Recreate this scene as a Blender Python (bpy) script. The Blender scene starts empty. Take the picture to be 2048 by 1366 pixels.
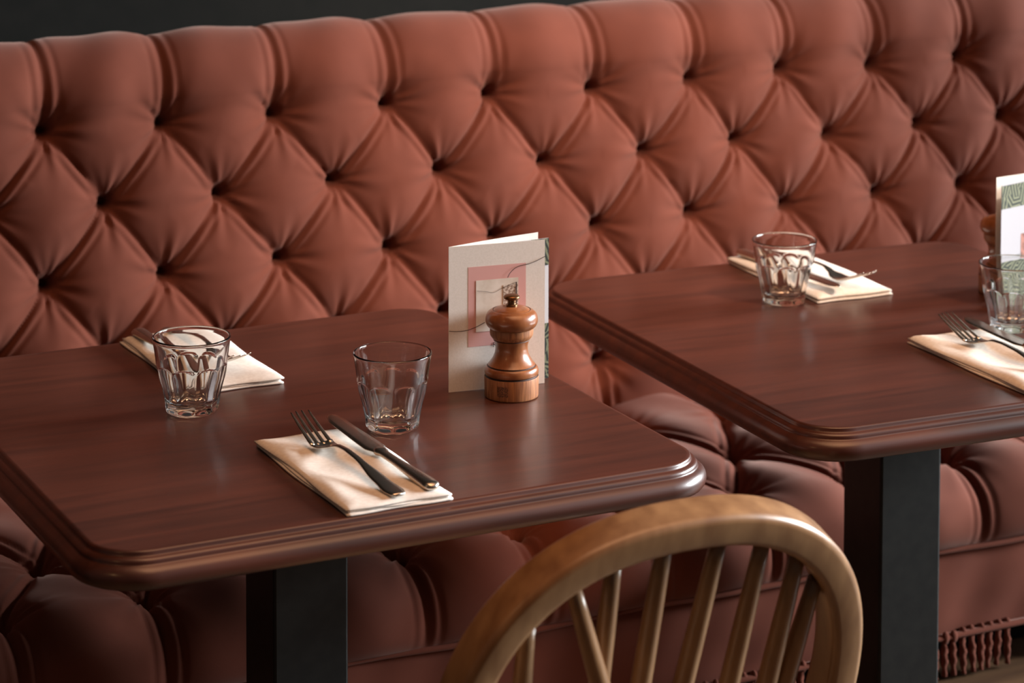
import bpy, bmesh, math, random
import numpy as np
from mathutils import Vector, Matrix

S = bpy.context.scene
COL = S.collection
Z0 = 0.75                                   # height of the table tops above the floor

# ------------------------------------------------------------------ camera
cam_d = bpy.data.cameras.new('camera')
cam = bpy.data.objects.new('camera', cam_d); COL.objects.link(cam)
CAM = Vector((0, 0, Z0 + 0.8199))
yaw, pitch, roll = 0.46597, 0.062755, 0.0020
fw = Vector((math.sin(yaw) * math.cos(pitch), math.cos(yaw) * math.cos(pitch), -math.sin(pitch)))
rt = Vector((math.cos(yaw), -math.sin(yaw), 0))
up = rt.cross(fw)
rt2 = rt * math.cos(roll) + up * math.sin(roll)
up2 = -rt * math.sin(roll) + up * math.cos(roll)
M = Matrix((rt2, up2, -fw)).transposed().to_4x4(); M.translation = CAM
cam.matrix_world = M
cam_d.sensor_width = 36.0
cam_d.lens = 5115.5 / 2048 * 36.0
cam_d.shift_y = -(683 + 368.1) / 2048       # rising-front shift: uprights stay upright
cam_d.clip_start = 0.05
cam_d.dof.use_dof = True
cam_d.dof.focus_distance = 2.72
cam_d.dof.aperture_fstop = 6.0
S.camera = cam

# ------------------------------------------------------------------ world, lights, exposure
w = bpy.data.worlds.new('world'); S.world = w; w.use_nodes = True
w.node_tree.nodes['Background'].inputs[0].default_value = (0.50, 0.48, 0.46, 1)
w.node_tree.nodes['Background'].inputs[1].default_value = 0.11
S.view_settings.view_transform = 'Standard'; S.view_settings.look = 'None'
S.view_settings.gamma = 1; S.view_settings.use_curve_mapping = False
S.view_settings.exposure = -0.45
S.cycles.max_bounces = 12; S.cycles.transmission_bounces = 12; S.cycles.glossy_bounces = 5
S.cycles.sample_clamp_indirect = 4.0; S.cycles.use_denoising = True

def area(name, loc, target, sx, sy, power, col):
    d = bpy.data.lights.new(name, 'AREA'); d.shape = 'RECTANGLE'; d.size = sx; d.size_y = sy
    d.energy = power; d.color = col
    o = bpy.data.objects.new(name, d); COL.objects.link(o); o.location = loc
    o.rotation_euler = (Vector(target) - Vector(loc)).to_track_quat('-Z', 'Y').to_euler()
    return o
def lamp(name, loc, r, power, col):
    d = bpy.data.lights.new(name, 'POINT'); d.shadow_soft_size = r; d.energy = power; d.color = col
    o = bpy.data.objects.new(name, d); COL.objects.link(o); o.location = loc
    return o
for nm_, loc_, tgt_, sx_, pw_, spr_ in (('window_daylight_front', (7.34, 0.55, 2.45), (1.25, 2.35, 0.78), 2.0, 92, 45),
                                        ('window_daylight_side', (7.34, 2.75, 2.45), (1.15, 2.40, 0.76), 1.1, 27, 32)):
    win = area(nm_, loc_, tgt_, sx_, 1.9, pw_, (0.92, 0.97, 1.0)); win.data.spread = math.radians(spr_)
lamp('pendant_bulb_left', (-0.75, 1.45, 1.85), 0.07, 5, (1.0, 0.56, 0.24))
def spot(name, loc, target, deg, r, power, col):
    d = bpy.data.lights.new(name, 'SPOT'); d.spot_size = math.radians(deg); d.spot_blend = 1.0
    d.shadow_soft_size = r; d.energy = power; d.color = col
    o = bpy.data.objects.new(name, d); COL.objects.link(o); o.location = loc
    o.rotation_euler = (Vector(target) - Vector(loc)).to_track_quat('-Z', 'Y').to_euler()
    return o
spot('added_bench_spot', (2.25, 1.15, 2.60), (1.72, 3.05, 0.82), 29, 0.10, 350, (1.0, 0.80, 0.64))  # unseen spot added to pool light on the middle of the bench
warm = area('ceiling_lamp_warm', (1.55, 1.80, 2.45), (1.55, 2.35, 0.75), 1.8, 1.8, 9.5, (1.0, 0.50, 0.25)); warm.data.spread = math.radians(72)

# ------------------------------------------------------------------ helpers
def lin(r, g, b):
    f = lambda c: ((c / 255 + 0.055) / 1.055) ** 2.4 if c > 10 else c / 255 / 12.92
    return (f(r), f(g), f(b), 1)

def tag(o, label=None, cat=None, group=None, kind=None):
    if label: o['label'] = label
    if cat: o['category'] = cat
    if group: o['group'] = group
    if kind: o['kind'] = kind
    return o

def empty(name, loc=(0, 0, 0), rz=0, label=None, cat=None, group=None):
    o = bpy.data.objects.new(name, None); COL.objects.link(o)
    o.location = loc; o.rotation_euler = (0, 0, rz); o.empty_display_size = 0.05
    return tag(o, label, cat, group)

def link(name, me, mat=None, parent=None, loc=None, rot=None):
    o = bpy.data.objects.new(name, me); COL.objects.link(o)
    if mat is not None and len(me.materials) == 0: me.materials.append(mat)
    if parent: o.parent = parent
    if loc: o.location = loc
    if rot: o.rotation_euler = rot
    return o

def mesh(name, verts, faces, smooth=True):
    me = bpy.data.meshes.new(name)
    me.from_pydata([tuple(v) for v in verts], [], [tuple(f) for f in faces])
    if smooth: me.polygons.foreach_set('use_smooth', [True] * len(me.polygons))
    me.update()
    return me

def grid_mesh(name, P, closed_u=False, flip=False):
    """P: (rows, cols, 3) numpy grid -> quad mesh"""
    n, m, _ = P.shape
    idx = np.arange(n * m).reshape(n, m)
    if closed_u:
        nx = np.roll(idx, -1, 1)
        q = np.stack([idx[:-1], nx[:-1], nx[1:], idx[1:]], -1).reshape(-1, 4)
    else:
        q = np.stack([idx[:-1, :-1], idx[:-1, 1:], idx[1:, 1:], idx[1:, :-1]], -1).reshape(-1, 4)
    if flip: q = q[:, ::-1]
    me = bpy.data.meshes.new(name)
    me.vertices.add(n * m); me.vertices.foreach_set('co', P.reshape(-1).astype(np.float32))
    k = len(q)
    me.loops.add(k * 4); me.loops.foreach_set('vertex_index', q.reshape(-1).astype(np.int32))
    me.polygons.add(k); me.polygons.foreach_set('loop_start', np.arange(0, k * 4, 4, dtype=np.int32))
    me.polygons.foreach_set('use_smooth', np.ones(k, dtype=bool))
    me.update(calc_edges=True); me.validate()
    return me

def box_mesh(name, lo, hi, bevel=0.0, seg=2):
    bm = bmesh.new()
    bmesh.ops.create_cube(bm, size=1)
    for v in bm.verts:
        v.co = Vector([lo[i] + (v.co[i] + 0.5) * (hi[i] - lo[i]) for i in range(3)])
    if bevel: bmesh.ops.bevel(bm, geom=bm.edges[:], offset=bevel, segments=seg, affect='EDGES', profile=0.5)
    me = bpy.data.meshes.new(name); bm.to_mesh(me); bm.free()
    return me

def join_boxes(name, boxes, bevel=0.0):
    bm = bmesh.new()
    for lo, hi in boxes:
        r = bmesh.ops.create_cube(bm, size=1)
        for v in r['verts']:
            v.co = Vector([lo[i] + (v.co[i] + 0.5) * (hi[i] - lo[i]) for i in range(3)])
    me = bpy.data.meshes.new(name); bm.to_mesh(me); bm.free()
    return me

def lathe(name, prof, n=64, rfun=None):
    """prof: list of (r, z); r==0 ends are capped by coincident rings"""
    th = np.linspace(0, 2 * math.pi, n, endpoint=False)
    P = np.zeros((len(prof), n, 3))
    for i, (r, z) in enumerate(prof):
        P[i, :, 0] = r * np.cos(th); P[i, :, 1] = r * np.sin(th); P[i, :, 2] = z
    return grid_mesh(name, P, closed_u=True)

def tube_mesh(name, pts, radii, n=10, cap=True, squash=None):
    """round tube along a polyline"""
    pts = [Vector(p) for p in pts]
    V, F = [], []
    prev = None
    for i, p in enumerate(pts):
        t = (pts[min(i + 1, len(pts) - 1)] - pts[max(i - 1, 0)]).normalized()
        if prev is None:
            a = Vector((0, 0, 1)) if abs(t.z) < 0.9 else Vector((1, 0, 0))
            x = t.cross(a).normalized()
        else:
            x = (prev - t * prev.dot(t)).normalized()
        y = t.cross(x); prev = x
        r = radii[i] if hasattr(radii, '__len__') else radii
        for k in range(n):
            a = 2 * math.pi * k / n
            V.append(p + x * (r * math.cos(a)) + y * (r * math.sin(a) * (squash or 1)))
    for i in range(len(pts) - 1):
        for k in range(n):
            F.append((i * n + k, i * n + (k + 1) % n, (i + 1) * n + (k + 1) % n, (i + 1) * n + k))
    if cap:
        F.append(tuple(range(n))[::-1]); F.append(tuple((len(pts) - 1) * n + k for k in range(n)))
    return mesh(name, V, F)

def catmull(P, n=8):
    P = [Vector(p) for p in P]; out = []
    Q = [P[0] * 2 - P[1]] + P + [P[-1] * 2 - P[-2]]
    for i in range(1, len(Q) - 2):
        for k in range(n):
            t = k / n
            a, b, c, d = Q[i - 1], Q[i], Q[i + 1], Q[i + 2]
            out.append(0.5 * ((2 * b) + (c - a) * t + (2 * a - 5 * b + 4 * c - d) * t * t + (3 * b - a - 3 * c + d) * t ** 3))
    out.append(P[-1]); return out

# ------------------------------------------------------------------ materials
def new_mat(name):
    m = bpy.data.materials.new(name); m.use_nodes = True
    return m, m.node_tree.nodes, m.node_tree.links, m.node_tree.nodes['Principled BSDF']

def noise_color(m, c1, c2, scale=(1, 1, 1), nscale=5, detail=4, lo=0.35, hi=0.65, coord='Object'):
    N, L = m.node_tree.nodes, m.node_tree.links
    tc = N.new('ShaderNodeTexCoord'); mp = N.new('ShaderNodeMapping'); mp.inputs['Scale'].default_value = scale
    nz = N.new('ShaderNodeTexNoise'); nz.inputs['Scale'].default_value = nscale; nz.inputs['Detail'].default_value = detail
    rp = N.new('ShaderNodeValToRGB'); rp.color_ramp.elements[0].position = lo; rp.color_ramp.elements[1].position = hi
    rp.color_ramp.elements[0].color = c1; rp.color_ramp.elements[1].color = c2
    L.new(tc.outputs[coord], mp.inputs[0]); L.new(mp.outputs[0], nz.inputs['Vector'])
    L.new(nz.outputs['Fac'], rp.inputs[0]); L.new(rp.outputs[0], N['Principled BSDF'].inputs['Base Color'])
    return mp, nz, rp

def add_bump(m, src, strength, dist=0.001):
    N, L = m.node_tree.nodes, m.node_tree.links
    b = N.new('ShaderNodeBump'); b.inputs['Strength'].default_value = strength; b.inputs['Distance'].default_value = dist
    L.new(src, b.inputs['Height']); L.new(b.outputs[0], N['Principled BSDF'].inputs['Normal'])

def plain(name, col, rough=0.5, metal=0.0, spec=0.5):
    m, N, L, P = new_mat(name)
    P.inputs['Base Color'].default_value = col; P.inputs['Roughness'].default_value = rough
    P.inputs['Metallic'].default_value = metal; P.inputs['Specular IOR Level'].default_value = spec
    return m

# velvet
velvet, N, L, P = new_mat('rust_pink_velvet')
mp, nz, rp = noise_color(velvet, lin(105, 56, 43), lin(113, 61, 47), nscale=14, detail=3)
P.inputs['Roughness'].default_value = 0.9; P.inputs['Specular IOR Level'].default_value = 0.15
P.inputs['Sheen Weight'].default_value = 0.22; P.inputs['Sheen Roughness'].default_value = 0.4
P.inputs['Sheen Tint'].default_value = (1.0, 0.72, 0.62, 1)
fn = N.new('ShaderNodeTexNoise'); fn.inputs['Scale'].default_value = 900
tc = N.new('ShaderNodeTexCoord'); L.new(tc.outputs['Object'], fn.inputs['Vector'])
add_bump(velvet, fn.outputs['Fac'], 0.12, 0.0006)

# mahogany
maho, N, L, P = new_mat('red_mahogany')
mp, nz, rp = noise_color(maho, lin(60, 28, 18), lin(86, 42, 28), scale=(1.6, 16, 16), nscale=3.2, detail=7, lo=0.3, hi=0.72)
nz.inputs['Distortion'].default_value = 0.6
P.inputs['Roughness'].default_value = 0.42; P.inputs['Specular IOR Level'].default_value = 0.5
P.inputs['Coat Weight'].default_value = 0.7; P.inputs['Coat Roughness'].default_value = 0.22
fn = N.new('ShaderNodeTexNoise'); fn.inputs['Scale'].default_value = 6; fn.inputs['Detail'].default_value = 6
mp2 = N.new('ShaderNodeMapping'); mp2.inputs['Scale'].default_value = (9, 75, 75)
tc = N.new('ShaderNodeTexCoord'); L.new(tc.outputs['Object'], mp2.inputs[0]); L.new(mp2.outputs[0], fn.inputs['Vector'])
add_bump(maho, fn.outputs['Fac'], 0.22, 0.0004)

# chair wood
ash, N, L, P = new_mat('golden_elm_wood')
mp, nz, rp = noise_color(ash, lin(130, 92, 60), lin(164, 124, 85), scale=(9, 9, 1.5), nscale=6, detail=6, lo=0.3, hi=0.7)
P.inputs['Roughness'].default_value = 0.38; P.inputs['Coat Weight'].default_value = 0.35; P.inputs['Coat Roughness'].default_value = 0.2

# mill wood
millw, N, L, P = new_mat('varnished_beech')
mp, nz, rp = noise_color(millw, lin(126, 72, 38), lin(158, 98, 58), scale=(40, 40, 6), nscale=3, detail=6, lo=0.3, hi=0.72)
P.inputs['Roughness'].default_value = 0.33; P.inputs['Coat Weight'].default_value = 0.5; P.inputs['Coat Roughness'].default_value = 0.12
millraw, N, L, P = new_mat('worn_beech')
mp, nz, rp = noise_color(millraw, lin(118, 66, 34), lin(182, 120, 72), scale=(130, 130, 12), nscale=3, detail=6, lo=0.28, hi=0.7)
P.inputs['Roughness'].default_value = 0.55
groove = plain('dark_groove', lin(62, 30, 14), 0.6)
bronze = plain('dull_bronze', lin(120, 84, 54), 0.3, 0.85)
stampm, N, L, P = new_mat('worn_stamp')
noise_color(stampm, lin(70, 40, 22), lin(160, 100, 58), nscale=900, detail=2, lo=0.40, hi=0.70)

steel = plain('cutlery_steel', lin(206, 198, 186), 0.27, 1.0)
blackm, N, L, P = new_mat('black_powder_coat')
noise_color(blackm, lin(32, 32, 31), lin(38, 38, 36), nscale=60, detail=3)
P.inputs['Specular IOR Level'].default_value = 0.25
P.inputs['Roughness'].default_value = 0.5
paper, N, L, P = new_mat('white_paper')
noise_color(paper, lin(232, 222, 212), lin(243, 235, 226), nscale=220, detail=3)
P.inputs['Roughness'].default_value = 0.85; P.inputs['Specular IOR Level'].default_value = 0.2
card, N, L, P = new_mat('cream_card')
_, nzc, _ = noise_color(card, lin(231, 223, 214), lin(238, 230, 222), nscale=500, detail=3)
P.inputs['Roughness'].default_value = 0.8; P.inputs['Specular IOR Level'].default_value = 0.25
add_bump(card, nzc.outputs['Fac'], 0.12, 0.0003)
pagewhite = plain('page_white', lin(214, 212, 216), 0.75, 0, 0.25)
pinkp = plain('dusty_pink_print', lin(222, 170, 164), 0.8, 0, 0.2)
inkp = plain('dark_ink', lin(66, 52, 48), 0.8, 0, 0.2)
picw, N, L, P = new_mat('pale_sketch_print')
noise_color(picw, lin(206, 190, 172), lin(236, 226, 214), nscale=38, detail=5, lo=0.3, hi=0.55)
P.inputs['Roughness'].default_value = 0.8
sketch, N, L, P = new_mat('pencil_sketch_print')
noise_color(sketch, lin(140, 112, 92), lin(226, 212, 198), nscale=420, detail=3, lo=0.38, hi=0.6)
P.inputs['Roughness'].default_value = 0.8
photob, N, L, P = new_mat('brown_picture_print')
noise_color(photob, lin(70, 44, 36), lin(176, 120, 104), nscale=120, detail=4, lo=0.35, hi=0.65)
# botanical pattern: striped leaves lying in all directions on dark green
botan, N, L, P = new_mat('green_botanical_print')
tc = N.new('ShaderNodeTexCoord'); vo = N.new('ShaderNodeTexVoronoi'); vo.inputs['Scale'].default_value = 60
sep = N.new('ShaderNodeSeparateColor'); mu = N.new('ShaderNodeMath'); mu.operation = 'MULTIPLY'; mu.inputs[1].default_value = 6.283
vr = N.new('ShaderNodeVectorRotate'); vr.rotation_type = 'Y_AXIS'
wv = N.new('ShaderNodeTexWave'); wv.inputs['Scale'].default_value = 62; wv.inputs['Distortion'].default_value = 1.5
rp = N.new('ShaderNodeValToRGB'); rp.color_ramp.elements[0].color = lin(38, 46, 42); rp.color_ramp.elements[1].color = lin(122, 126, 100)
rp.color_ramp.elements[0].position = 0.35; rp.color_ramp.elements[1].position = 0.75
L.new(tc.outputs['Object'], vo.inputs['Vector']); L.new(vo.outputs['Color'], sep.inputs[0]); L.new(sep.outputs[0], mu.inputs[0])
L.new(tc.outputs['Object'], vr.inputs['Vector']); L.new(mu.outputs[0], vr.inputs['Angle']); L.new(vr.outputs[0], wv.inputs['Vector'])
L.new(wv.outputs['Fac'], rp.inputs[0]); L.new(rp.outputs[0], P.inputs['Base Color'])
P.inputs['Roughness'].default_value = 0.8
glassm, N, L, P = new_mat('clear_glass')
P.inputs['Base Color'].default_value = (0.985, 0.99, 0.985, 1); P.inputs['Roughness'].default_value = 0.0
P.inputs['Transmission Weight'].default_value = 1.0; P.inputs['IOR'].default_value = 1.5
wallm, N, L, P = new_mat('charcoal_wall_paint')
noise_color(wallm, lin(25, 26, 24), lin(29, 29, 27), nscale=30, detail=3)
P.inputs['Specular IOR Level'].default_value = 0.12
P.inputs['Roughness'].default_value = 0.7
floorm, N, L, P = new_mat('brown_floorboards')
noise_color(floorm, lin(78, 54, 36), lin(112, 82, 56), scale=(1, 12, 1), nscale=3, detail=6)
P.inputs['Roughness'].default_value = 0.5
plaster = plain('pale_plaster', lin(150, 140, 128), 0.9)
framem = plain('window_frame_paint', lin(60, 60, 58), 0.5)

# ------------------------------------------------------------------ room shell
o = link('floor', box_mesh('floor', (-3.5, -2.5, -0.06), (7.5, 3.52, 0.0)), floorm); tag(o, kind='structure')
o = link('wall_back', box_mesh('wall_back', (-3.5, 3.42, 0.0), (7.5, 3.52, 3.6)), wallm); tag(o, kind='structure')
WY0, WY1, WZ0, WZ1 = -0.50, 3.36, 1.45, 3.45
o = link('wall_right', join_boxes('wall_right', [
    ((7.4, -2.5, 0), (7.5, WY0, 3.6)), ((7.4, WY1, 0), (7.5, 3.42, 3.6)),
    ((7.4, WY0, 0), (7.5, WY1, WZ0)), ((7.4, WY0, WZ1), (7.5, WY1, 3.6))]), plaster); tag(o, kind='structure')
o = link('window_1', join_boxes('window_1', [
    ((7.4, WY0, WZ0), (7.48, WY0 + 0.05, WZ1)), ((7.4, WY1 - 0.05, WZ0), (7.48, WY1, WZ1)),
    ((7.4, 1.60, WZ0), (7.48, 2.16, WZ1)), ((7.4, WY0, WZ0), (7.48, WY1, WZ0 + 0.05)), ((7.4, WY0, WZ1 - 0.05), (7.48, WY1, WZ1))]), framem); tag(o, kind='structure')

# ------------------------------------------------------------------ tufted velvet banquette
rng = np.random.default_rng(7)
PITCH, C0 = 0.160, 0.922
X0, X1 = 0.28, 3.05
NSUB = 28

def tuft(U, R, du, dr, rmin, rmax, D, k, rnd, wr_amp, par=0):
    """height of a button-tufted cushion. U: column coordinate, R: row coordinate, buttons where
    U+R/2 and U-R/2 are whole numbers and rmin<=R<=rmax; du, dr: metres per unit."""
    Rc = np.clip(R, rmin, rmax)
    A = U + (Rc + par) / 2; B = U - (Rc + par) / 2
    a = A - np.floor(A); b = B - np.floor(B)
    F = np.clip(np.sin(np.pi * a) * np.sin(np.pi * b), 0, 1) ** 0.34
    G = np.ones(U.shape); best = np.full(U.shape, 9.0); th = np.zeros(U.shape); ph = np.zeros(U.shape); ph2 = np.zeros(U.shape)
    for ia in (0, 1):
        for ib in (0, 1):
            An = np.floor(A) + ia; Bn = np.floor(B) + ib
            Ub = (An + Bn) / 2; Rb = An - Bn - par
            ok = (Rb >= rmin - 0.01) & (Rb <= rmax + 0.01)
            dx = (U - Ub) * du; dy = (R - Rb) * dr
            d = np.where(ok, np.hypot(dx, dy), 9.0)
            h = np.modf(np.abs(np.sin(Ub * 12.9898 + Rb * 78.233) * 43758.5453))[0]
            m = d < best
            G = G * np.where(ok, 1 - np.exp(-(d / 0.030) ** 0.85), 1.0)
            best = np.where(m, d, best); th = np.where(m, np.arctan2(dy, dx), th)
            ph = np.where(m, h * 6.283, ph); ph2 = np.where(m, np.modf(h * 17.3)[0] * 6.283, ph2)
    H = D * ((1 - k) * F + k * G) - 0.022 * np.exp(-(best / 0.0080) ** 2)
    # gathers radiating from each button
    env = np.exp(-(best / 0.036) ** 1.5) * (1 - np.exp(-(best / 0.010) ** 2))
    H = H + wr_amp * env * (np.cos(9 * th + ph) + 0.8 * np.cos(14 * th + ph2) + 0.5 * np.cos(5 * th + ph2 * 1.7))
    # pleat folds running along the creases
    ca = np.where(a > 0.5, a - 1, a) * du * 0.8; cb = np.where(b > 0.5, b - 1, b) * du * 0.8
    away = 1 - np.exp(-(best / 0.02) ** 2)
    H = H + 0.0020 * away * (np.exp(-((ca - 0.0075) / 0.0032) ** 2) + 0.75 * np.exp(-((cb + 0.0075) / 0.0032) ** 2))
    H = H - 0.0018 * away * (np.exp(-((ca - 0.0135) / 0.003) ** 2) + 0.75 * np.exp(-((cb + 0.0135) / 0.003) ** 2))
    return H, F, G, best

bench = empty('banquette', (1.65, 3.0, 0), 0, 'long banquette in buttoned rust-pink velvet along the dark wall', 'bench')
BO = Vector(bench.location)
def bench_local(Pn): return Pn - np.array(BO)

ux = np.arange(math.floor((X0 - C0) / PITCH * 2 * NSUB), math.ceil((X1 - C0) / PITCH * 2 * NSUB) + 1) / (2.0 * NSUB)
def smooth_noise(U, R, seed, amp):
    r = np.random.default_rng(seed); out = np.zeros(U.shape)
    for _ in range(5):
        fx, fy, p = r.uniform(0.5, 1.8), r.uniform(0.4, 1.5), r.uniform(0, 6.28)
        out += np.sin(fx * U * 2 + fy * R * 1.5 + p)
    return out * amp / 2.2

# --- backrest
DR = 0.0975; RT = 1.0
zt, yt, ysl = Z0 + 0.2063, 3.188, -0.0071
r_bot = 5.15
r_roll = -(Z0 + 0.2393 - zt) / DR - 0.0
Rrad = 0.036
arc = Rrad * math.pi * 0.85
r_top = r_roll - (arc + 0.01) / DR
nr = int((r_bot - r_top) * NSUB)
k0 = math.floor(r_top * NSUB)
rr = np.arange(k0, int(r_bot * NSUB) + 1) / NSUB
U, R = np.meshgrid(ux, rr)
Uw = U + smooth_noise(U, R, 3, 0.012); Rw = R + smooth_noise(U, R, 5, 0.02)
H, F, G, best = tuft(Uw, Rw, PITCH, DR, 0, 4, 0.046, 0.64, rng, 0.0022)
topness = np.clip((-R - 0.15) / 1.0, 0, 1)
Hc = 0.047 * (0.87 + 0.13 * np.sqrt(np.clip(np.sin(np.pi * (Uw - np.floor(Uw))), 0, 1)))
H = H * (1 - topness) + Hc * topness
H = H + smooth_noise(U * 3, R * 3, 9, 0.0012)
by = np.zeros(R.shape); bz = np.zeros(R.shape); ny = np.zeros(R.shape); nz_ = np.zeros(R.shape)
tl = math.hypot(ysl, DR); n0 = (-DR / tl, -ysl / tl)
flat = R >= r_roll
by[flat] = yt + ysl * R[flat]; bz[flat] = zt - DR * R[flat]; ny[flat] = n0[0]; nz_[flat] = n0[1]
yr, zr = yt + ysl * r_roll, zt - DR * r_roll
s = (r_roll - R) * DR
on = (~flat) & (s <= arc)
ang = s / Rrad
cy_, cz_ = yr + Rrad, zr
by[on] = cy_ - Rrad * np.cos(ang[on]); bz[on] = cz_ + Rrad * np.sin(ang[on]); ny[on] = -np.cos(ang[on]); nz_[on] = np.sin(ang[on])
bk = (~flat) & (s > arc)
ae = math.pi * 0.85
by[bk] = cy_ - Rrad * math.cos(ae) + (s[bk] - arc) * math.sin(ae); bz[bk] = cz_ + Rrad * math.sin(ae) + (s[bk] - arc) * math.cos(ae); ny[bk] = -math.cos(ae); nz_[bk] = math.sin(ae)
Pb = np.stack([C0 + PITCH * U, by + ny * H, bz + nz_ * H], -1)
back = link('backrest', grid_mesh('backrest', bench_local(Pb), flip=True), velvet, bench)
back['label'] = 'deep-buttoned velvet backrest with diamond pleats'

def button_mesh():
    prof = [(0.0001, 0.0045), (0.003, 0.0043), (0.006, 0.003), (0.0078, 0.0008), (0.0080, -0.002), (0.005, -0.006), (0.0001, -0.006)]
    return lathe('button', prof[::-1], 20)
btn = button_mesh(); btn.materials.append(velvet)
def place_button(parent, p, rot):
    b = bpy.data.objects.new('button', btn); COL.objects.link(b); b.parent = parent
    b.location = p; b.rotation_euler = rot
for r in range(5):
    for i in range(-4, 14):
        x = C0 + PITCH * (i + (0.5 if r % 2 else 0))
        if X0 + 0.03 < x < X1 - 0.03:
            place_button(back, (x - BO.x, yt + ysl * r + 0.016 - BO.y, zt - DR * r - BO.z), (math.pi / 2 - 0.07, 0, 0))

# --- seat: profile runs from the welt up the front, over the top and back
SP = 0.151                                   # row spacing on the seat
CS = 0.905
y_w, z_w = 2.668, Z0 - 0.342
Rf = 0.055
zp = Z0 - 0.272
front_len = (zp - Rf) - z_w
arcf = Rf * math.pi / 2
s_pit0 = front_len + arcf + (2.737 - (y_w + Rf))
s_end_flat = front_len + arcf + (3.115 - (y_w + Rf))
Rb2 = 0.04
s_end = s_end_flat + Rb2 * math.pi / 2 + 0.03
ds = SP / 40
ks0 = math.floor((0 - s_pit0) / ds)
rs = np.arange(ks0, int((s_end - s_pit0) / ds) + 1) * ds / SP
U, R = np.meshgrid(ux, rs)
Uw = U + smooth_noise(U, R, 13, 0.015); Rw = R + smooth_noise(U, R, 15, 0.03)
H, F, G, best = tuft(Uw, Rw, PITCH, SP, 0, 2, 0.040, 0.42, rng, 0.0020)
sl = np.clip(R * SP + s_pit0, 0, None)
tap = np.clip(sl / 0.05, 0, 1) ** 0.6
H = H * tap + 0.004 * (1 - tap)
H = H + smooth_noise(U * 3, R * 3, 19, 0.002) * tap
by = np.zeros(R.shape); bz = np.zeros(R.shape); ny = np.zeros(R.shape); nz_ = np.zeros(R.shape)
m1 = sl <= front_len
by[m1] = y_w; bz[m1] = z_w + sl[m1]; ny[m1] = -1
m2 = (sl > front_len) & (sl <= front_len + arcf); an = (sl - front_len) / Rf
by[m2] = y_w + Rf - Rf * np.cos(an[m2]); bz[m2] = zp - Rf + Rf * np.sin(an[m2]); ny[m2] = -np.cos(an[m2]); nz_[m2] = np.sin(an[m2])
m3 = (sl > front_len + arcf) & (sl <= s_end_flat)
by[m3] = y_w + Rf + sl[m3] - front_len - arcf; bz[m3] = zp; nz_[m3] = 1
m4 = (sl > s_end_flat) & (sl <= s_end_flat + Rb2 * math.pi / 2); an = (sl - s_end_flat) / Rb2
by[m4] = 3.115 + Rb2 * np.sin(an[m4]); bz[m4] = zp - Rb2 + Rb2 * np.cos(an[m4]); ny[m4] = np.sin(an[m4]) * 0.3; nz_[m4] = np.cos(an[m4])
m5 = sl > s_end_flat + Rb2 * math.pi / 2
by[m5] = 3.115 + Rb2; bz[m5] = zp - Rb2 - (sl[m5] - s_end_flat - Rb2 * math.pi / 2); ny[m5] = 0.3
H[m5] *= 0.3
Ps = np.stack([CS + PITCH * U, by + ny * H, bz + nz_ * H], -1)
seat = link('seat_cushion', grid_mesh('seat_cushion', bench_local(Ps)), velvet, bench)
seat['label'] = 'buttoned velvet seat cushion with pleated front'
for r in range(3):
    for i in range(-4, 14):
        x = CS + PITCH * (i + (0.5 if r % 2 else 0))
        if X0 + 0.03 < x < X1 - 0.03:
            place_button(seat, (x - BO.x, 2.737 + SP * r - BO.y, zp - 0.016 - BO.z), (0, 0, 0))

# --- welt, border, fringe, plinth, dark box for the under-bench shade
xs = np.linspace(X0, X1, 140)
welt_pts = [(x - BO.x, y_w - 0.004 + 0.0012 * math.sin(x * 23) - BO.y, z_w - 0.002 + 0.002 * math.sin(x * 17 + 1) - BO.z) for x in xs]
link('welt', tube_mesh('welt', welt_pts, 0.0045, 8), velvet, bench)
zb = Z0 - 0.462
xb = np.linspace(X0, X1, 260); tb = np.linspace(0, 1, 24)
XB, TB = np.meshgrid(xb, tb)
YB = y_w + 0.004 + 0.0022 * np.sin(XB * 31 + 2 * np.sin(TB * 3)) * np.sin(TB * math.pi) + 0.0012 * np.sin(XB * 71 + TB * 4) - 0.004 * np.sin(TB * math.pi)
ZB = z_w + (zb - z_w) * TB
bp = link('front_border', grid_mesh('front_border', bench_local(np.stack([XB, YB, ZB], -1)), flip=True), velvet, bench)
bp['label'] = 'plain velvet border below the seat cushion'
link('under_bench_shade', box_mesh('under_bench_shade', (X0 - BO.x, 2.74 - BO.y, Z0 - 0.517 - BO.z), (X1 - BO.x, 3.12 - BO.y, Z0 - 0.36 - BO.z)), plain('shade_dark', lin(20, 19, 18), 0.9), bench)  # dark box stands in for the shade in the open space below
link('backrest_board', box_mesh('backrest_board', (X0 - BO.x, 3.24 - BO.y, 0.0 - BO.z), (X1 - BO.x, 3.40 - BO.y, Z0 + 0.26 - BO.z)), plain('dark_board', lin(30, 28, 26), 0.9), bench)
link('plinth', box_mesh('plinth', (X0 - BO.x, 2.596 - BO.y, 0 - BO.z), (X1 - BO.x, 3.2 - BO.y, Z0 - 0.519 - BO.z), 0.004), floorm, bench)['label'] = 'brown wooden plinth under the bench'
gimp = link('fringe_braid', None or tube_mesh('fringe_braid', [(x - BO.x, y_w - 0.002 - BO.y, zb + 0.002 - BO.z) for x in np.linspace(X0, X1, 60)], 0.0065, 8, squash=0.6), velvet, bench)
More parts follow.
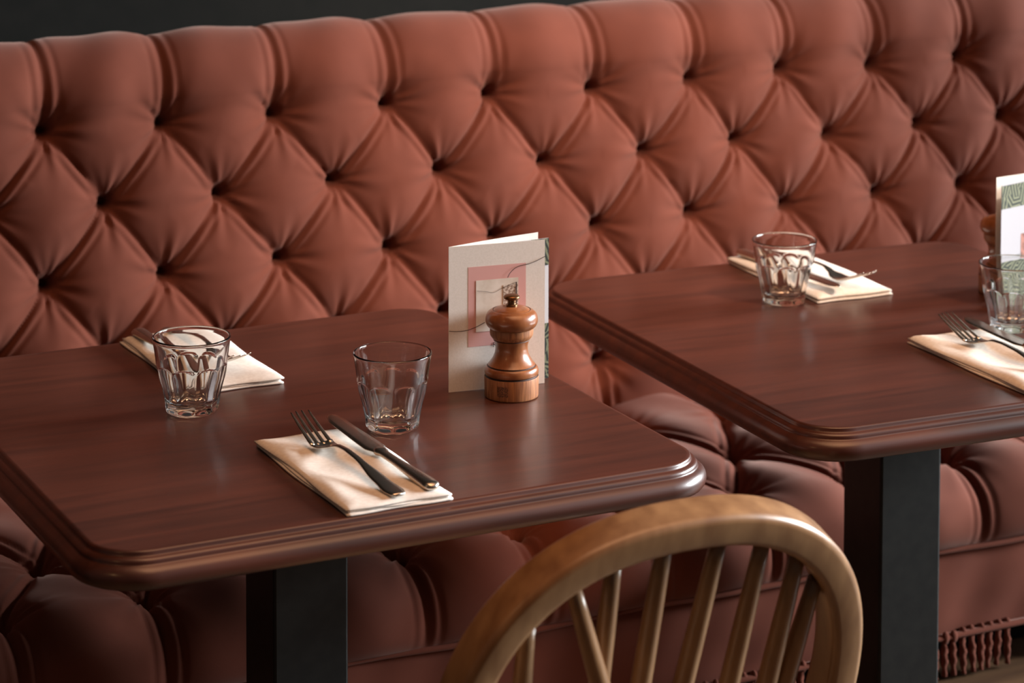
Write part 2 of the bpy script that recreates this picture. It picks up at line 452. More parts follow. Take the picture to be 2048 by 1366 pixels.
# one tassel: looped knot above a twisted cord
def tassel_mesh():
    V, F = [], []
    n = 8; rows = 12
    for i in range(rows + 1):
        t = i / rows; z = -0.001 - 0.048 * t
        rad = 0.0046 * (0.75 + 0.35 * math.sin(math.pi * min(1, t * 1.2)))
        for k in range(n):
            a = 2 * math.pi * k / n + t * 5
            q = rad * (1 + 0.18 * math.cos(2 * (a - t * 9)))
            V.append((q * math.cos(a), q * math.sin(a), z))
    for i in range(rows):
        for k in range(n): F.append((i * n + k, (i + 1) * n + k, (i + 1) * n + (k + 1) % n, i * n + (k + 1) % n))
    # knot
    base = len(V)
    for i in range(6):
        f = math.pi * i / 5
        for k in range(n):
            a = 2 * math.pi * k / n
            V.append((0.0062 * math.sin(f) * math.cos(a), -0.003 + 0.005 * math.sin(f) * math.sin(a), 0.004 + 0.0085 * math.cos(f)))
    for i in range(5):
        for k in range(n): F.append((base + i * n + k, base + (i + 1) * n + k, base + (i + 1) * n + (k + 1) % n, base + i * n + (k + 1) % n))
    return mesh('tassel', V, F)
tm = tassel_mesh(); tm.materials.append(velvet)
random.seed(4)
x = 0.70
while x < 2.75:
    if not (2.088 < x < 2.155):
        t = bpy.data.objects.new('tassel', tm); COL.objects.link(t); t.parent = bench
        t.location = (x - BO.x, y_w - 0.002 - BO.y, zb - 0.002 - BO.z)
        t.rotation_euler = (random.uniform(-.05, .05), random.uniform(-.07, .07), random.uniform(0, 3))
    x += 0.0145 + random.uniform(-0.0012, 0.0012)

# ------------------------------------------------------------------ tables
def rrect(w_, d_, r, off, n=9):
    pts = []
    for cx, cy, a0 in ((w_ / 2 - r, d_ / 2 - r, 0), (-w_ / 2 + r, d_ / 2 - r, 90), (-w_ / 2 + r, -d_ / 2 + r, 180), (w_ / 2 - r, -d_ / 2 + r, 270)):
        for k in range(n + 1):
            a = math.radians(a0 + 90 * k / n)
            pts.append((cx + (r + off) * math.cos(a), cy + (r + off) * math.sin(a)))
    return pts
PROF = [(-0.02, 0), (-0.004, 0), (-0.0008, -0.0001), (0.0004, -0.0008), (0.0010, -0.0022), (0.0012, -0.0046), (0.0018, -0.0052), (0.0040, -0.0055),
        (0.0064, -0.0064), (0.0076, -0.0082), (0.0078, -0.0100), (0.0080, -0.0112), (0.0092, -0.0118), (0.0120, -0.0132), (0.0150, -0.0160),
        (0.0168, -0.0200), (0.0172, -0.0240), (0.0160, -0.0285), (0.0132, -0.0322), (0.0090, -0.0345), (0.0030, -0.0355), (-0.02, -0.0355)]
def make_table(name, cx, cy, rz, W, D, post_xy, label):
    t = empty(name, (cx, cy, 0), rz, label, 'table')
    rings = []
    for off, z in PROF:
        rings.append([(x, y, Z0 + z) for x, y in rrect(W, D, 0.05, off, 12)])
    P = np.array(rings); n = P.shape[1]
    V = P.reshape(-1, 3).tolist(); F = []
    for i in range(len(rings) - 1):
        for k in range(n):
            F.append((i * n + k, (i + 1) * n + k, (i + 1) * n + (k + 1) % n, i * n + (k + 1) % n))
    F.append(tuple(range(n))); F.append(tuple((len(rings) - 1) * n + k for k in range(n))[::-1])
    me = mesh('table_top', V, F)
    top = link('table_top', me, maho, t); top['label'] = 'mahogany top with moulded edge and rounded corners'
    px, py = post_xy; hw = 0.043
    link('post', box_mesh('post', (px - hw, py - hw, 0.02), (px + hw, py + hw, Z0 - 0.045), 0.003), blackm, t)['label'] = 'square black metal post'
    link('mounting_plate', box_mesh('mounting_plate', (px - 0.14, py - 0.14, Z0 - 0.045), (px + 0.14, py + 0.14, Z0 - 0.0355), 0.002), blackm, t)
    link('base_plate', box_mesh('base_plate', (px - 0.22, py - 0.085, 0.0), (px + 0.22, py + 0.035, 0.02), 0.006), blackm, t)
    return t
make_table('dining_table', 1.0136, 2.5499, 0, 0.640, 0.694, (-0.001, -0.020), 'dark mahogany table nearest the camera, with the wooden chair before it')
th2 = -0.045
c2, s2 = math.cos(th2), math.sin(th2)
T2c = (1.4845 + 0.3195 * c2 - 0.3495 * s2, 2.2321 + 0.3195 * s2 + 0.3495 * c2)
d2 = (1.804 - T2c[0], 2.545 - T2c[1])
make_table('dining_table', T2c[0], T2c[1], th2, 0.639, 0.699, (d2[0] * c2 + d2[1] * s2, -d2[0] * s2 + d2[1] * c2), 'second dark mahogany table farther right along the bench')

# ------------------------------------------------------------------ napkins and cutlery
NW, NL = 0.112, 0.243
def napkin_mesh(seed):
    r = np.random.default_rng(seed)
    V, F = [], []
    def layer(x0, x1, y0, y1, zlo, thick, puff, wave):
        nx_, ny_ = 26, 46
        u = np.linspace(0, 1, nx_); v = np.linspace(0, 1, ny_)
        Ug, Vg = np.meshgrid(u, v)
        e = np.clip(np.minimum(np.minimum(Ug, 1 - Ug) * (x1 - x0), np.minimum(Vg, 1 - Vg) * (y1 - y0)) / 0.016, 0, 1)
        e = e * (2 - e)
        ph = r.uniform(0, 6.28, 4)
        und = wave * (np.sin(Vg * 9 + ph[0] + Ug * 3) * 0.6 + np.sin(Vg * 15 - Ug * 5 + ph[1]) * 0.4 + np.sin(Ug * 7 + ph[2]) * 0.4)
        sidew = 0.0016 * np.sin(Vg * 8 + ph[3])
        X = x0 + (x1 - x0) * Ug + sidew
        Y = y0 + (y1 - y0) * Vg + 0.0012 * np.sin(Ug * 9 + ph[2])
        zt_ = zlo + thick + (puff + und) * e
        zb_ = np.full(X.shape, zlo) + 0 * e
        b0 = len(V)
        for Z in (zt_, zb_):
            V.extend(np.stack([X, Y, Z], -1).reshape(-1, 3).tolist())
        def id_(j, i, s): return b0 + s * nx_ * ny_ + j * nx_ + i
        for j in range(ny_ - 1):
            for i in range(nx_ - 1):
                F.append((id_(j, i, 0), id_(j, i + 1, 0), id_(j + 1, i + 1, 0), id_(j + 1, i, 0)))
                F.append((id_(j, i, 1), id_(j + 1, i, 1), id_(j + 1, i + 1, 1), id_(j, i + 1, 1)))
        for j in range(ny_ - 1):
            F.append((id_(j, 0, 0), id_(j + 1, 0, 0), id_(j + 1, 0, 1), id_(j, 0, 1)))
            F.append((id_(j, nx_ - 1, 0), id_(j, nx_ - 1, 1), id_(j + 1, nx_ - 1, 1), id_(j + 1, nx_ - 1, 0)))
        for i in range(nx_ - 1):
            F.append((id_(0, i, 0), id_(0, i, 1), id_(0, i + 1, 1), id_(0, i + 1, 0)))
            F.append((id_(ny_ - 1, i, 0), id_(ny_ - 1, i + 1, 0), id_(ny_ - 1, i + 1, 1), id_(ny_ - 1, i, 1)))
    layer(-NW / 2, NW / 2, -NL / 2, NL / 2, 0.0004, 0.0018, 0.0010, 0.0004)
    layer(-NW / 2 + 0.001, NW / 2 - 0.003, -NL / 2 + 0.002, NL / 2 - 0.003, 0.0028, 0.0014, 0.0012, 0.0006)
    layer(-NW / 2 + 0.0005, NW / 2 - 0.001, -NL / 2 + 0.001, NL / 2 - 0.001, 0.0050, 0.0016, 0.0032, 0.0020)
    return mesh('napkin', V, F)

def ribbon(stations, nw=7, both=True):
    """stations: (y, halfwidth, zcentre, thickness, dish); returns verts, faces of a closed lens-section bar"""
    V, F = [], []
    n = nw * 2
    for (y, hw, z, th, dish, x0) in stations:
        for k in range(nw):
            t = -1 + 2 * k / (nw - 1); c = math.sqrt(max(0, 1 - t * t))
            V.append((x0 + hw * t, y, z + th / 2 * (0.35 + 0.65 * c) + dish * t * t))
        for k in range(nw):
            t = 1 - 2 * k / (nw - 1); c = math.sqrt(max(0, 1 - t * t))
            V.append((x0 + hw * t, y, z - th / 2 * (0.35 + 0.65 * c) + dish * t * t))
    for i in range(len(stations) - 1):
        for k in range(n):
            F.append((i * n + k, i * n + (k + 1) % n, (i + 1) * n + (k + 1) % n, (i + 1) * n + k))
    F.append(tuple(range(n))[::-1]); F.append(tuple((len(stations) - 1) * n + k for k in range(n)))
    return V, F

def sm(a, b, t): t = max(0, min(1, (t - a) / (b - a))); return t * t * (3 - 2 * t)
def interp(t, tab):
    for (t0, v0), (t1, v1) in zip(tab, tab[1:]):
        if t <= t1: return v0 + (v1 - v0) * sm(t0, t1, t)
    return tab[-1][1]
_fx = [0, 0.02, 0.05, 0.09, 0.115, 0.135, 0.150, 0.160, 0.170, 0.185, 0.205, 0.228]
_fz = [0.0035, 0.0042, 0.0075, 0.0140, 0.0160, 0.0150, 0.0095, 0.0052, 0.0042, 0.0090, 0.0165, 0.0258]
_fd = np.linspace(0, 0.228, 229); _fv = np.interp(_fd, _fx, _fz)
for _ in range(3): _fv[3:-3] = np.convolve(_fv, np.ones(7) / 7, 'valid')
FZ = None
FW = [(0, 0.0060), (0.004, 0.0085), (0.012, 0.0100), (0.04, 0.0080), (0.09, 0.0036), (0.13, 0.0030), (0.145, 0.0055), (0.158, 0.0115), (0.168, 0.0128), (0.176, 0.0130)]
def fork_mesh():
    st = []
    for i in range(60):
        y = 0.176 * i / 59
        dish = 0.0022 * sm(0.145, 0.165, y)
        st.append((y, interp(y, FW), float(np.interp(y, _fd, _fv)) + 0.001, 0.0030 if y < 0.14 else 0.0022, dish, 0))
    V, F = ribbon(st)
    for k in range(4):
        x0 = -0.0105 + 0.007 * k
        tt = []
        for i in range(16):
            f = i / 15; y = 0.172 + (0.228 - (0.003 if k in (0, 3) else 0) - 0.172) * f
            tt.append((y, 0.00235 * (1 - 0.62 * f ** 1.5), float(np.interp(y, _fd, _fv)) + 0.001 + 0.0022 * (x0 / 0.0128) ** 2, 0.0024 * (1 - 0.4 * f), 0, x0 * (1 - 0.06 * f)))
        v, f_ = ribbon(tt, 5)
        b = len(V); V += v; F += [tuple(b + q for q in ff) for ff in f_]
    return mesh('fork', V, F)
def knife_blade_mesh():
    st = []
    for i in range(40):
        f = i / 39; y = 0.118 + 0.127 * f
        hw = 0.0070 + 0.0045 * sm(0, 0.12, f) - 0.0018 * sm(0.12, 0.8, f)
        if f > 0.82: hw *= math.sqrt(max(0.02, 1 - ((f - 0.82) / 0.185) ** 2))
        st.append((y, hw, 0.0088 + 0.004 * f, 0.0024 * (1 - 0.6 * f), 0, -0.0006 + 0.0018 * sm(0.7, 1, f)))
    return mesh('blade', *ribbon(st, 5))
def knife_handle_mesh():
    st = []
    for i in range(50):
        f = i / 49; y = 0.125 * f
        hw = 0.0088 - 0.0034 * sm(0.05, 0.8, f); th = 0.0092 - 0.0030 * sm(0.1, 0.8, f)
        if f < 0.07: q = math.sqrt(1 - ((0.07 - f) / 0.072) ** 2); hw *= q; th *= q
        if f > 0.90: e = 0.0022 * math.sin((f - 0.90) / 0.1 * math.pi); hw += e; th += e * 0.6
        st.append((y, hw, 0.0062 + 0.0026 * f, th, 0, 0))
    return mesh('handle', *ribbon(st, 9))
fork_me = fork_mesh(); fork_me.materials.append(steel)
blade_me = knife_blade_mesh(); blade_me.materials.append(steel)
handle_me = knife_handle_mesh(); handle_me.materials.append(steel)

def setting(cx, cy, rz, seed, lab, fork_at=(0.0005, -0.118, 0.055), knife_at=(0.0375, -0.118, 0.035)):
    c, s_ = math.cos(rz), math.sin(rz)
    nk = link('napkin', napkin_mesh(seed), paper, None, (cx, cy, Z0 + 0.0002), (0, 0, rz))
    tag(nk, lab[0], 'napkin', 'folded white napkins on the tables')
    zt_ = Z0 + 0.0082
    fx, fy, fr = fork_at
    fk = link('fork', fork_me, None, None, (cx + fx * c - fy * s_, cy + fx * s_ + fy * c, zt_), (0, 0, rz + fr))
    tag(fk, lab[1], 'fork', 'steel forks on the napkins')
    kx, ky, kr = knife_at
    kn = empty('knife', (cx + kx * c - ky * s_, cy + kx * s_ + ky * c, zt_), rz + kr, lab[2], 'knife', 'steel knives on the napkins')
    link('blade', blade_me, None, kn); link('handle', handle_me, None, kn)
setting(0.990, 2.326, 0.0, 11, ('white folded napkin at the front edge of the nearest table',
        'steel fork with tines pointing away on the nearest table front napkin', 'steel table knife on the nearest table front napkin'))
setting(0.990, 2.771, math.pi, 12, ('white folded napkin at the bench side of the nearest table, behind a glass',
        'steel fork with tines towards camera on the napkin at the nearest table bench side', 'steel knife half hidden behind the leftmost glass'))
setting(1.8265, 2.354, -0.042, 13, ('white folded napkin at the front of the right-hand table, cut by the picture edge',
        'steel fork with raised tines on the right-hand table front napkin', 'steel knife beside the fork at the right edge of the picture'))
setting(1.846, 2.800, math.pi - 0.045, 14, ('white folded napkin at the bench side of the right-hand table',
        'steel fork overhanging the napkin at the bench side of the right-hand table', 'steel knife on the bench side napkin of the right-hand table'),
        fork_at=(0.012, -0.095, 0.12))

# ------------------------------------------------------------------ tumblers
def tumbler_mesh():
    n = 144
    th = np.linspace(0, 2 * math.pi, n, endpoint=False)
    HT = 0.0835
    zs_r = [(0.0000, 0.0268), (0.0030, 0.0288), (0.0080, 0.0290), (0.0200, 0.0308), (0.0300, 0.0332), (0.0420, 0.0368), (0.0520, 0.0384), (0.0600, 0.0392), (0.0720, 0.0408), (0.0835, 0.0430)]
    zz = [a for a, b in zs_r]; rr_ = [b for a, b in zs_r]
    # smooth profile
    def Rz(z): return float(np.interp(z, zz, rr_))
    Zs = list(np.concatenate([[0.0, 0.0008, 0.002, 0.004], np.linspace(0.006, 0.048, 22), np.linspace(0.049, 0.060, 12), np.linspace(0.063, 0.0815, 8)]))
    kern = np.array([1, 2, 3, 2, 1]) / 9
    zf = np.linspace(-0.01, 0.09, 401); rf = np.interp(zf, zz, rr_); 
    for _ in range(6): rf = np.convolve(np.pad(rf, 8, 'edge'), np.ones(17) / 17, 'valid')
    Rs = lambda z: float(np.interp(z, zf, rf))
    k = 9
    phi = (th % (2 * math.pi / k)) - math.pi / k
    fac = np.cos(math.pi / k) / np.cos(phi)                 # flat flutes
    fac = 1 - (1 - fac) * 1.3
    arch = 0.0545 - 0.0075 * (np.abs(phi) / (math.pi / k)) ** 3
    rings = []
    rings.append((np.full(n, 0.0002), np.full(n, 0.0012)))
    rings.append((np.full(n, 0.020), np.full(n, 0.0010)))
    for z in Zs:
        base = Rs(z)
        if z < 0.003: base -= 0.0022 * (1 - z / 0.003) ** 2
        S_ = np.clip((arch - z) / 0.0016, 0, 1); S_ = S_ * S_ * (3 - 2 * S_)
        lowb = min(1.0, 0.15 + z / 0.009)
        r = base * (1 - (1 - fac) * S_ * lowb) + 0.0004 * S_
        rings.append((r, np.full(n, z)))
    rt_ = Rs(HT - 0.001)
    for a in np.linspace(0, math.pi, 7):                    # rounded rim
        rings.append((np.full(n, rt_ - 0.0013 + 0.0015 * math.cos(a)), np.full(n, HT - 0.0015 + 0.0015 * math.sin(a))))
    for z in np.linspace(0.078, 0.016, 26):
        wall = 0.0026 + 0.0020 * (1 - (z - 0.016) / 0.062)
        wob = 1 - 0.012 * (1 - np.cos(phi * k)) * np.clip((0.05 - z) / 0.01, 0, 1)
        rings.append(((Rs(z) - wall) * wob, np.full(n, z)))
    for r, z in ((0.0235, 0.0128), (0.020, 0.0112), (0.014, 0.0104), (0.007, 0.0101), (0.0002, 0.0100)):
        rings.append((np.full(n, r), np.full(n, z)))
    P = np.zeros((len(rings), n, 3))
    for i, (r, z) in enumerate(rings):
        P[i, :, 0] = r * np.cos(th); P[i, :, 1] = r * np.sin(th); P[i, :, 2] = z
    return grid_mesh('tumbler', P, closed_u=True)
tum = tumbler_mesh(); tum.materials.append(glassm)
for x, y, rz, sc, lab in (
        (0.9174, 2.5944, 0.30, 1.0, 'faceted glass tumbler in front of the napkin, leftmost on the nearest table'),
        (1.0882, 2.4437, 0.12, 0.985, 'faceted glass tumbler beside the knife, in the middle of the nearest table'),
        (1.7506, 2.7086, 0.40, 0.965, 'faceted glass tumbler before the bench side napkin on the right-hand table'),
        (1.9310, 2.4760, 0.20, 0.98, 'faceted glass tumbler at the right edge of the picture before the green menu')):
    g = link('glass_tumbler', tum, None, None, (x, y, Z0 + 0.0003), (0, 0, rz)); g.scale = (sc,) * 3
    tag(g, lab, 'glass', 'faceted tumblers on the tables')

# ------------------------------------------------------------------ pepper mills
def smooth_prof(pts, n=6): return [(p.x, p.y) for p in catmull([(r, z, 0) for r, z in pts], n)]
base_prof = [(0.0002, 0.0), (0.0285, 0.0), (0.0296, 0.0006), (0.0300, 0.002), (0.0301, 0.012), (0.0302, 0.0222), (0.0299, 0.0232)]
groove1 = [(0.0299, 0.0232), (0.0284, 0.0236), (0.0284, 0.0250), (0.0297, 0.0254)]
bead = smooth_prof([(0.0296, 0.0254), (0.0301, 0.0275), (0.0298, 0.0305), (0.0286, 0.0330), (0.0272, 0.0342)])
groove2 = [(0.0272, 0.0342), (0.0258, 0.0344), (0.0258, 0.0354), (0.0264, 0.0357)]
waist = smooth_prof([(0.0264, 0.0357), (0.0240, 0.0385), (0.0208, 0.0435), (0.0187, 0.0490), (0.0180, 0.0540), (0.0184, 0.0585), (0.0196, 0.0622), (0.0202, 0.0634)])
groove3 = [(0.0202, 0.0634), (0.0199, 0.0637), (0.0199, 0.0643), (0.0206, 0.0645)]
band = smooth_prof([(0.0206, 0.0645), (0.0226, 0.0668), (0.0238, 0.0692), (0.0241, 0.0720), (0.0241, 0.0765)])
head_prof = [(0.0236, 0.0766)] + smooth_prof([(0.0246, 0.0768), (0.0270, 0.0790), (0.0287, 0.0825), (0.0291, 0.0862), (0.0283, 0.0905), (0.0262, 0.0940), (0.0232, 0.0962), (0.0212, 0.0970)])
groove4 = [(0.0212, 0.0970), (0.0206, 0.0966), (0.0203, 0.0968)]
dome = smooth_prof([(0.0203, 0.0968), (0.0170, 0.0986), (0.0110, 0.1002), (0.0060, 0.1008), (0.0002, 0.1010)])
stem_prof = smooth_prof([(0.0066, 0.1006), (0.0066, 0.1022), (0.0058, 0.1030), (0.0048, 0.1036), (0.0046, 0.1075), (0.0046, 0.1082)], 4)
knob_prof = [(0.0002, 0.1078)] + smooth_prof([(0.0060, 0.1080), (0.0084, 0.1090), (0.0091, 0.1104), (0.0086, 0.1120), (0.0062, 0.1134), (0.0030, 0.1141), (0.0002, 0.1143)])
mm = {}
for nm, pr, mt in (('base', base_prof, millraw), ('groove_ring', groove1, groove), ('bead', bead, millw), ('groove_ring', groove2, groove), ('waist', waist, millw),
                   ('groove_ring', groove3, groove), ('collar', band, millraw), ('head', head_prof, millw), ('groove_ring', groove4, groove), ('cap', dome, millw),
                   ('knob_stem', stem_prof, bronze), ('knob', knob_prof, bronze)):
    me = lathe(nm, pr, 72); me.materials.append(mt); mm.setdefault('list', []).append((nm, me))
def stamp_mesh():
    V, F = [], []
    n = 8
    for j in range(6):
        for i in range(n):
            a = math.radians(-12 + 24 * i / (n - 1)); V.append((0.03025 * math.sin(a), -0.03025 * math.cos(a), 0.006 + 0.0115 * j / 5))
    for j in range(5):
        for i in range(n - 1): F.append((j * n + i, j * n + i + 1, (j + 1) * n + i + 1, (j + 1) * n + i))
    return mesh('stamp', V, F)
def mill(x, y, rz, label):
    t = empty('pepper_mill', (x, y, Z0 + 0.0003), rz, label, 'pepper mill', 'turned wooden pepper mills')
    for nm, me in mm['list']: link(nm, me, None, t)
    link('stamp', stamp_mesh(), stampm, t, None, (0, 0, -0.80))['label'] = 'small dark worn stamp on the base'
mill(1.2550, 2.4940, 0.0, 'turned wooden pepper mill standing before the white menu card')
mill(2.031, 2.627, 1.4, 'turned wooden pepper mill half hidden behind the green menu at the right edge')

# ------------------------------------------------------------------ menu cards
def leaf_mesh(name, p0, p1, h, z=0.0, th=0.0005, bow=0.0, n=8):
    """upright sheet from p0 to p1 (xy), thickness th, bowed by 'bow'"""
    p0, p1 = Vector((*p0, 0)), Vector((*p1, 0)); d = (p1 - p0); nrm = Vector((d.y, -d.x, 0)).normalized()
    V, F = [], []
    for k in range(n + 1):
        t = k / n; c = p0 + d * t + nrm * (bow * math.sin(math.pi * t))
        for zz in (z, z + h):
            for s_ in (0.5, -0.5):
                q = c + nrm * (th * s_); V.append((q.x, q.y, zz))
    for k in range(n):
        a = k * 4; b = a + 4
        F += [(a, b, b + 2, a + 2), (b + 1, a + 1, a + 3, b + 3), (a + 2, b + 2, b + 3, a + 3), (b, a, a + 1, b + 1)]
    F += [(0, 2, 3, 1), (n * 4, n * 4 + 1, n * 4 + 3, n * 4 + 2)]
    return mesh(name, V, F, False)
class Face:
    """flat print placed on a leaf: (s, t) from the top-left corner"""
    def __init__(self, p0, p1, h, out, parent, lift=0.00045):
        self.p0, self.p1 = Vector((*p0, 0)), Vector((*p1, 0)); self.h = h; self.parent = parent
        d = self.p1 - self.p0; self.n = Vector((d.y, -d.x, 0)).normalized() * out; self.lift = lift
    def at(self, s_, t_, k=1): 
        q = self.p0 + (self.p1 - self.p0) * s_ + self.n * (self.lift * k); return Vector((q.x, q.y, self.h * (1 - t_)))
    def rect(self, nm, s0, s1, t0, t1, mat, k=1):
        V = [self.at(s0, t1, k), self.at(s1, t1, k), self.at(s1, t0, k), self.at(s0, t0, k)]
        V2 = [v - self.n * 0.0001 for v in V]
        me = mesh(nm, V + V2, [(0, 1, 2, 3), (7, 6, 5, 4), (0, 4, 5, 1), (1, 5, 6, 2), (2, 6, 7, 3), (3, 7, 4, 0)], False)
        return link(nm, me, mat, self.parent)
    def stroke(self, nm, pts, wdt, mat, k=2):
        P_ = catmull([self.at(a, b, k) for a, b in pts], 8)
        V, F = [], []
        for i, p in enumerate(P_):
            t = (P_[min(i + 1, len(P_) - 1)] - P_[max(i - 1, 0)]).normalized(); sd = t.cross(self.n).normalized() * wdt / 2
            V += [p + sd, p - sd]
        for i in range(len(P_) - 1): F.append((2 * i, 2 * i + 1, 2 * i + 3, 2 * i + 2))
        return link(nm, mesh(nm, V, F, False), mat, self.parent)

def text_mesh(body, size):
    cu = bpy.data.curves.new('lettering', 'FONT'); cu.body = body; cu.size = size; cu.extrude = 0.00005
    o_ = bpy.data.objects.new('tmp', cu); COL.objects.link(o_)
    dg = bpy.context.evaluated_depsgraph_get(); me = bpy.data.meshes.new_from_object(o_.evaluated_get(dg))
    bpy.data.objects.remove(o_); bpy.data.curves.remove(cu)
    me.name = 'lettering'; return me

def menu(org, spine, cover, insert, backl, h, label, facing):
    """spine, cover, insert, backl: xy relative to org"""
    t = empty('menu_card', (org[0], org[1], Z0 + 0.0004), 0, label, 'menu', 'standing folded menus')
    link('front_cover', leaf_mesh('front_cover', spine, cover, h), card, t)
    link('back_cover', leaf_mesh('back_cover', spine, backl, h, bow=-0.002), card, t)
    link('inner_page', leaf_mesh('inner_page', spine, insert, h - 0.003, bow=-0.001), pagewhite, t)
    return t
# nearest menu: cover faces the camera
A = (1.197, 2.5345)
spine, cover = (0, 0), (0.1129, -0.0142)
ins, bkl = (0.1265, 0.0030), (0.1225, 0.0215)
m1 = menu(A, spine, cover, ins, bkl, 0.164, 'white folded menu with pink square print standing behind the pepper mill', 1)
fc = Face(spine, cover, 0.164, 1, m1)
fc.rect('pink_print', 0.20, 0.80, 0.15, 0.70, pinkp, 1)
fc.rect('picture_print', 0.28, 0.72, 0.245, 0.60, picw, 2)
fc.rect('sketch_print', 0.56, 0.715, 0.29, 0.43, sketch, 3)
fc.rect('sketch_post', 0.690, 0.702, 0.275, 0.45, inkp, 4)
fc.stroke('roof_line', [(0.285, 0.315), (0.38, 0.325), (0.46, 0.335), (0.55, 0.31), (0.70, 0.275)], 0.0004, inkp, 4)
fc.stroke('loose_line', [(0.0, 0.575), (0.08, 0.582), (0.18, 0.581), (0.27, 0.565), (0.34, 0.545), (0.37, 0.535)], 0.00075, inkp, 4)
fc.stroke('loose_line', [(0.605, 0.24), (0.63, 0.21), (0.68, 0.18), (0.74, 0.165), (0.82, 0.158), (0.90, 0.142), (0.97, 0.122), (1.0, 0.113)], 0.00075, inkp, 4)
lt = link('lettering', text_mesh('R', 0.0076), inkp, m1)
q = fc.at(0.452, 0.712, 2); dirx = (fc.p1 - fc.p0).normalized()
lt.matrix_parent_inverse = Matrix(); lt.location = q; lt.rotation_euler = (math.pi / 2, 0, math.atan2(dirx.y, dirx.x))
ipf = Face(spine, ins, 0.161, 1, m1, 0.0009)
ipf.rect('botanical_print', 0.82, 1.0, 0.0, 0.19, botan, 1)
ipf.rect('botanical_print', 0.82, 1.0, 0.605, 1.0, botan, 1)
# farther menu: patterned inner page faces the camera, cover behind
B = (1.9776, 2.5722)
m2 = empty('menu_card', (B[0], B[1], Z0 + 0.0004), 0, 'folded menu with green leaf print standing at the right edge of the picture', 'menu', 'standing folded menus')
sp2, nr2, fr2 = (0.118, 0.008), (-0.0104, -0.0240), (0.0, 0.0)
link('back_cover', leaf_mesh('back_cover', nr2, sp2, 0.160), plain('shaded_white_page', lin(176, 176, 183), 0.8, 0, 0.2), m2)  # white page, its shade put into the grey base colour
link('front_cover', leaf_mesh('front_cover', fr2, sp2, 0.164, bow=-0.002), card, m2)
f2 = Face(nr2, sp2, 0.160, 1, m2)
f2.rect('botanical_print', 0.0, 1.0, 0.01, 0.195, botan, 1)
f2.rect('botanical_print', 0.0, 1.0, 0.62, 1.0, botan, 1)
f2.rect('picture_print', 0.30, 0.62, 0.42, 0.60, photob, 1)
f2.stroke('printed_rule', [(0.0, 0.575), (0.15, 0.578), (0.3, 0.58)], 0.0006, botan, 2)

# ------------------------------------------------------------------ hoop-back chair
ch = empty('hoop_back_chair', (1.1211, 2.05, 0), 0, 'golden wooden hoop-back chair with turned spindles pushed up to the nearest table', 'chair')
CO = Vector(ch.location)
lam = 0.3041; HA, HB, HE, HTAP = 0.20, 0.2091, 0.8295, 0.55
HO = Vector((1.1211, 1.8941, Z0 + 0.0604))
hup = Vector((0, -math.sin(lam), math.cos(lam))); hn = Vector((0, math.cos(lam), math.sin(lam)))
def hp(u, w_, d=0): return HO + Vector((u, 0, 0)) + hup * w_ + hn * d - CO
w_seat = (0.445 - HO.z) / math.cos(lam)
pts = []
for L_ in np.linspace(0.19, 0.02, 10): pts.append((HA - HTAP * L_ ** 1.5, -HB - L_))
for a in np.linspace(0, math.pi, 61):
    c_, s_ = math.cos(a), math.sin(a)
    pts.append((HA * math.copysign(abs(c_) ** HE, c_), HB * abs(s_) ** HE - HB))
for L_ in np.linspace(0.02, 0.19, 10): pts.append((-HA + HTAP * L_ ** 1.5, -HB - L_))
# resample evenly
Pp = np.array(pts); d_ = np.r_[0, np.cumsum(np.hypot(*np.diff(Pp, axis=0).T))]
tt = np.linspace(0, d_[-1], 110); Pp = np.stack([np.interp(tt, d_, Pp[:, k]) for k in (0, 1)], 1)
for _ in range(3): Pp[1:-1] = (Pp[:-2] + 2 * Pp[1:-1] + Pp[2:]) / 4
HR, HD, HRAD = 0.0165, 0.0200, 0.0075         # half section: radial, depth, corner
sec = []
for cx, cy, a0 in ((1, 1, 0), (-1, 1, 90), (-1, -1, 180), (1, -1, 270)):
    for k in range(5):
        a = math.radians(a0 + 90 * k / 4); sec.append((cx * (HR - HRAD) + HRAD * math.cos(a), cy * (HD - HRAD) + HRAD * math.sin(a)))
V, F = [], []; ns = len(sec)
for i, p in enumerate(Pp):
    t = Pp[min(i + 1, len(Pp) - 1)] - Pp[max(i - 1, 0)]; t = t / np.hypot(*t)
    nx_, ny_ = t[1], -t[0]
    for r_, dd in sec:
        V.append(hp(p[0] + nx_ * r_, p[1] + ny_ * r_, dd))
for i in range(len(Pp) - 1):
    for k in range(ns): F.append((i * ns + k, i * ns + (k + 1) % ns, (i + 1) * ns + (k + 1) % ns, (i + 1) * ns + k))
F.append(tuple(range(ns))[::-1]); F.append(tuple((len(Pp) - 1) * ns + k for k in range(ns)))
link('hoop', mesh('hoop', V, F), ash, ch)['label'] = 'bent wooden hoop of the chair back'
def spindle(a_, b_, nm='spindle', r0=0.0058, r1=0.0098):
    a_, b_ = Vector(a_), Vector(b_); pts_ = [a_.lerp(b_, k / 14) for k in range(15)]
    rad = [r0 + (r1 - r0) * math.sin(math.pi * min(1, 0.12 + 0.75 * k / 14)) ** 1.0 for k in range(15)]
    return link(nm, tube_mesh(nm, pts_, rad, 12), ash, ch)
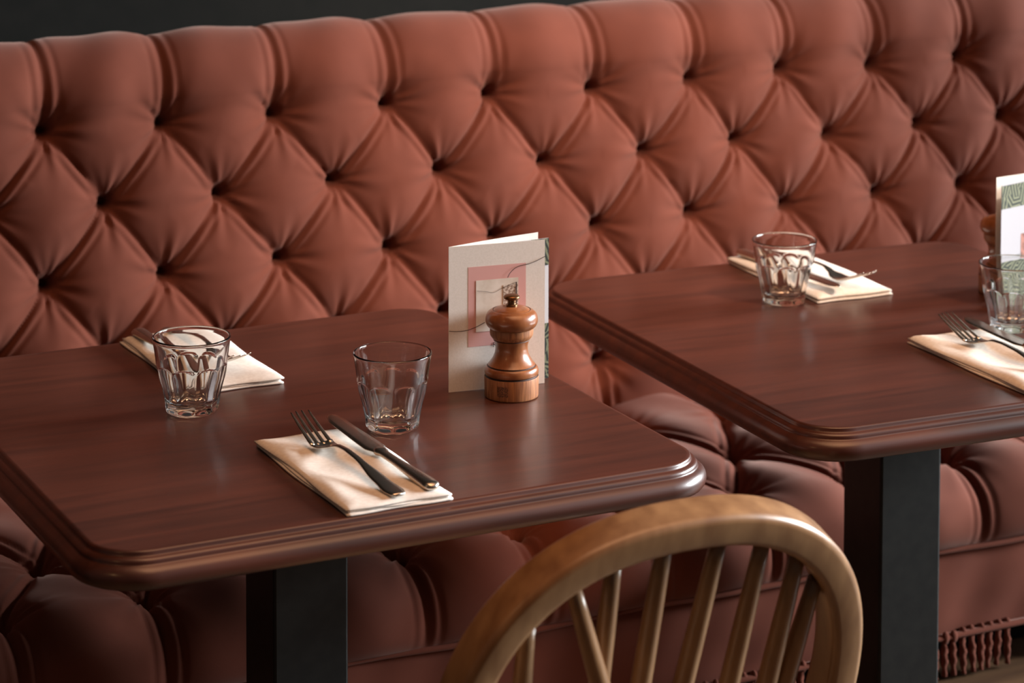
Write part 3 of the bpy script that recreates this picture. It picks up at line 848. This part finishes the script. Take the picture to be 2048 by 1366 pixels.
for ut, wt, ub in ((-0.1405, -0.080, -0.116), (-0.064, -0.030, -0.044), (-0.015, -0.020, -0.010), (0.042, -0.020, 0.020), (0.089, -0.032, 0.076), (0.131, -0.056, 0.118), (0.156, -0.086, 0.128)):
    spindle(hp(ut, wt), hp(ub, w_seat - 0.01))
spindle(hp(-0.102, -0.046, -0.002), hp(0.030, w_seat - 0.02, -0.05), 'brace_spindle')
# seat, legs, stretchers (below the picture)
sv = []; n = 48
ys0 = hp(0, w_seat).y
for k in range(n):
    a = 2 * math.pi * k / n
    c_, s_ = math.cos(a), math.sin(a)
    sv.append((0.205 * math.copysign(abs(c_) ** 0.75, c_) * (1 + 0.06 * s_), ys0 + 0.185 + 0.20 * math.copysign(abs(s_) ** 0.8, s_)))
V, F = [], []
for sc_, z in ((0.86, 0.420), (0.97, 0.425), (1.0, 0.436), (0.985, 0.448), (0.9, 0.452), (0.5, 0.444), (0.02, 0.441)):
    for x_, y_ in sv: V.append((x_ * sc_, ys0 + 0.185 + (y_ - ys0 - 0.185) * sc_, z))
for i in range(6):
    for k in range(n): F.append((i * n + k, i * n + (k + 1) % n, (i + 1) * n + (k + 1) % n, (i + 1) * n + k))
F.append(tuple(range(n))[::-1]); F.append(tuple(6 * n + k for k in range(n)))
link('seat', mesh('seat', V, F), ash, ch)
ym = ys0 + 0.185
link('bobtail', box_mesh('bobtail', (-0.03, ys0 - 0.085, 0.422), (0.07, ys0 + 0.02, 0.446), 0.006), ash, ch)
for sx in (-1, 1):
    for sy in (-1, 1):
        a_ = Vector((sx * 0.13, ym + sy * 0.12, 0.43)); b_ = Vector((sx * 0.19, ym + sy * 0.19, 0.0))
        pts_ = [a_.lerp(b_, k / 12) for k in range(13)]
        link('leg', tube_mesh('leg', pts_, [0.012 + 0.006 * math.sin(math.pi * (0.15 + 0.7 * k / 12)) for k in range(13)], 12), ash, ch)
    spindle((sx * 0.163, ym - 0.157, 0.20), (sx * 0.163, ym + 0.157, 0.20), 'stretcher')
spindle((-0.163, ym, 0.20), (0.163, ym, 0.20), 'stretcher')
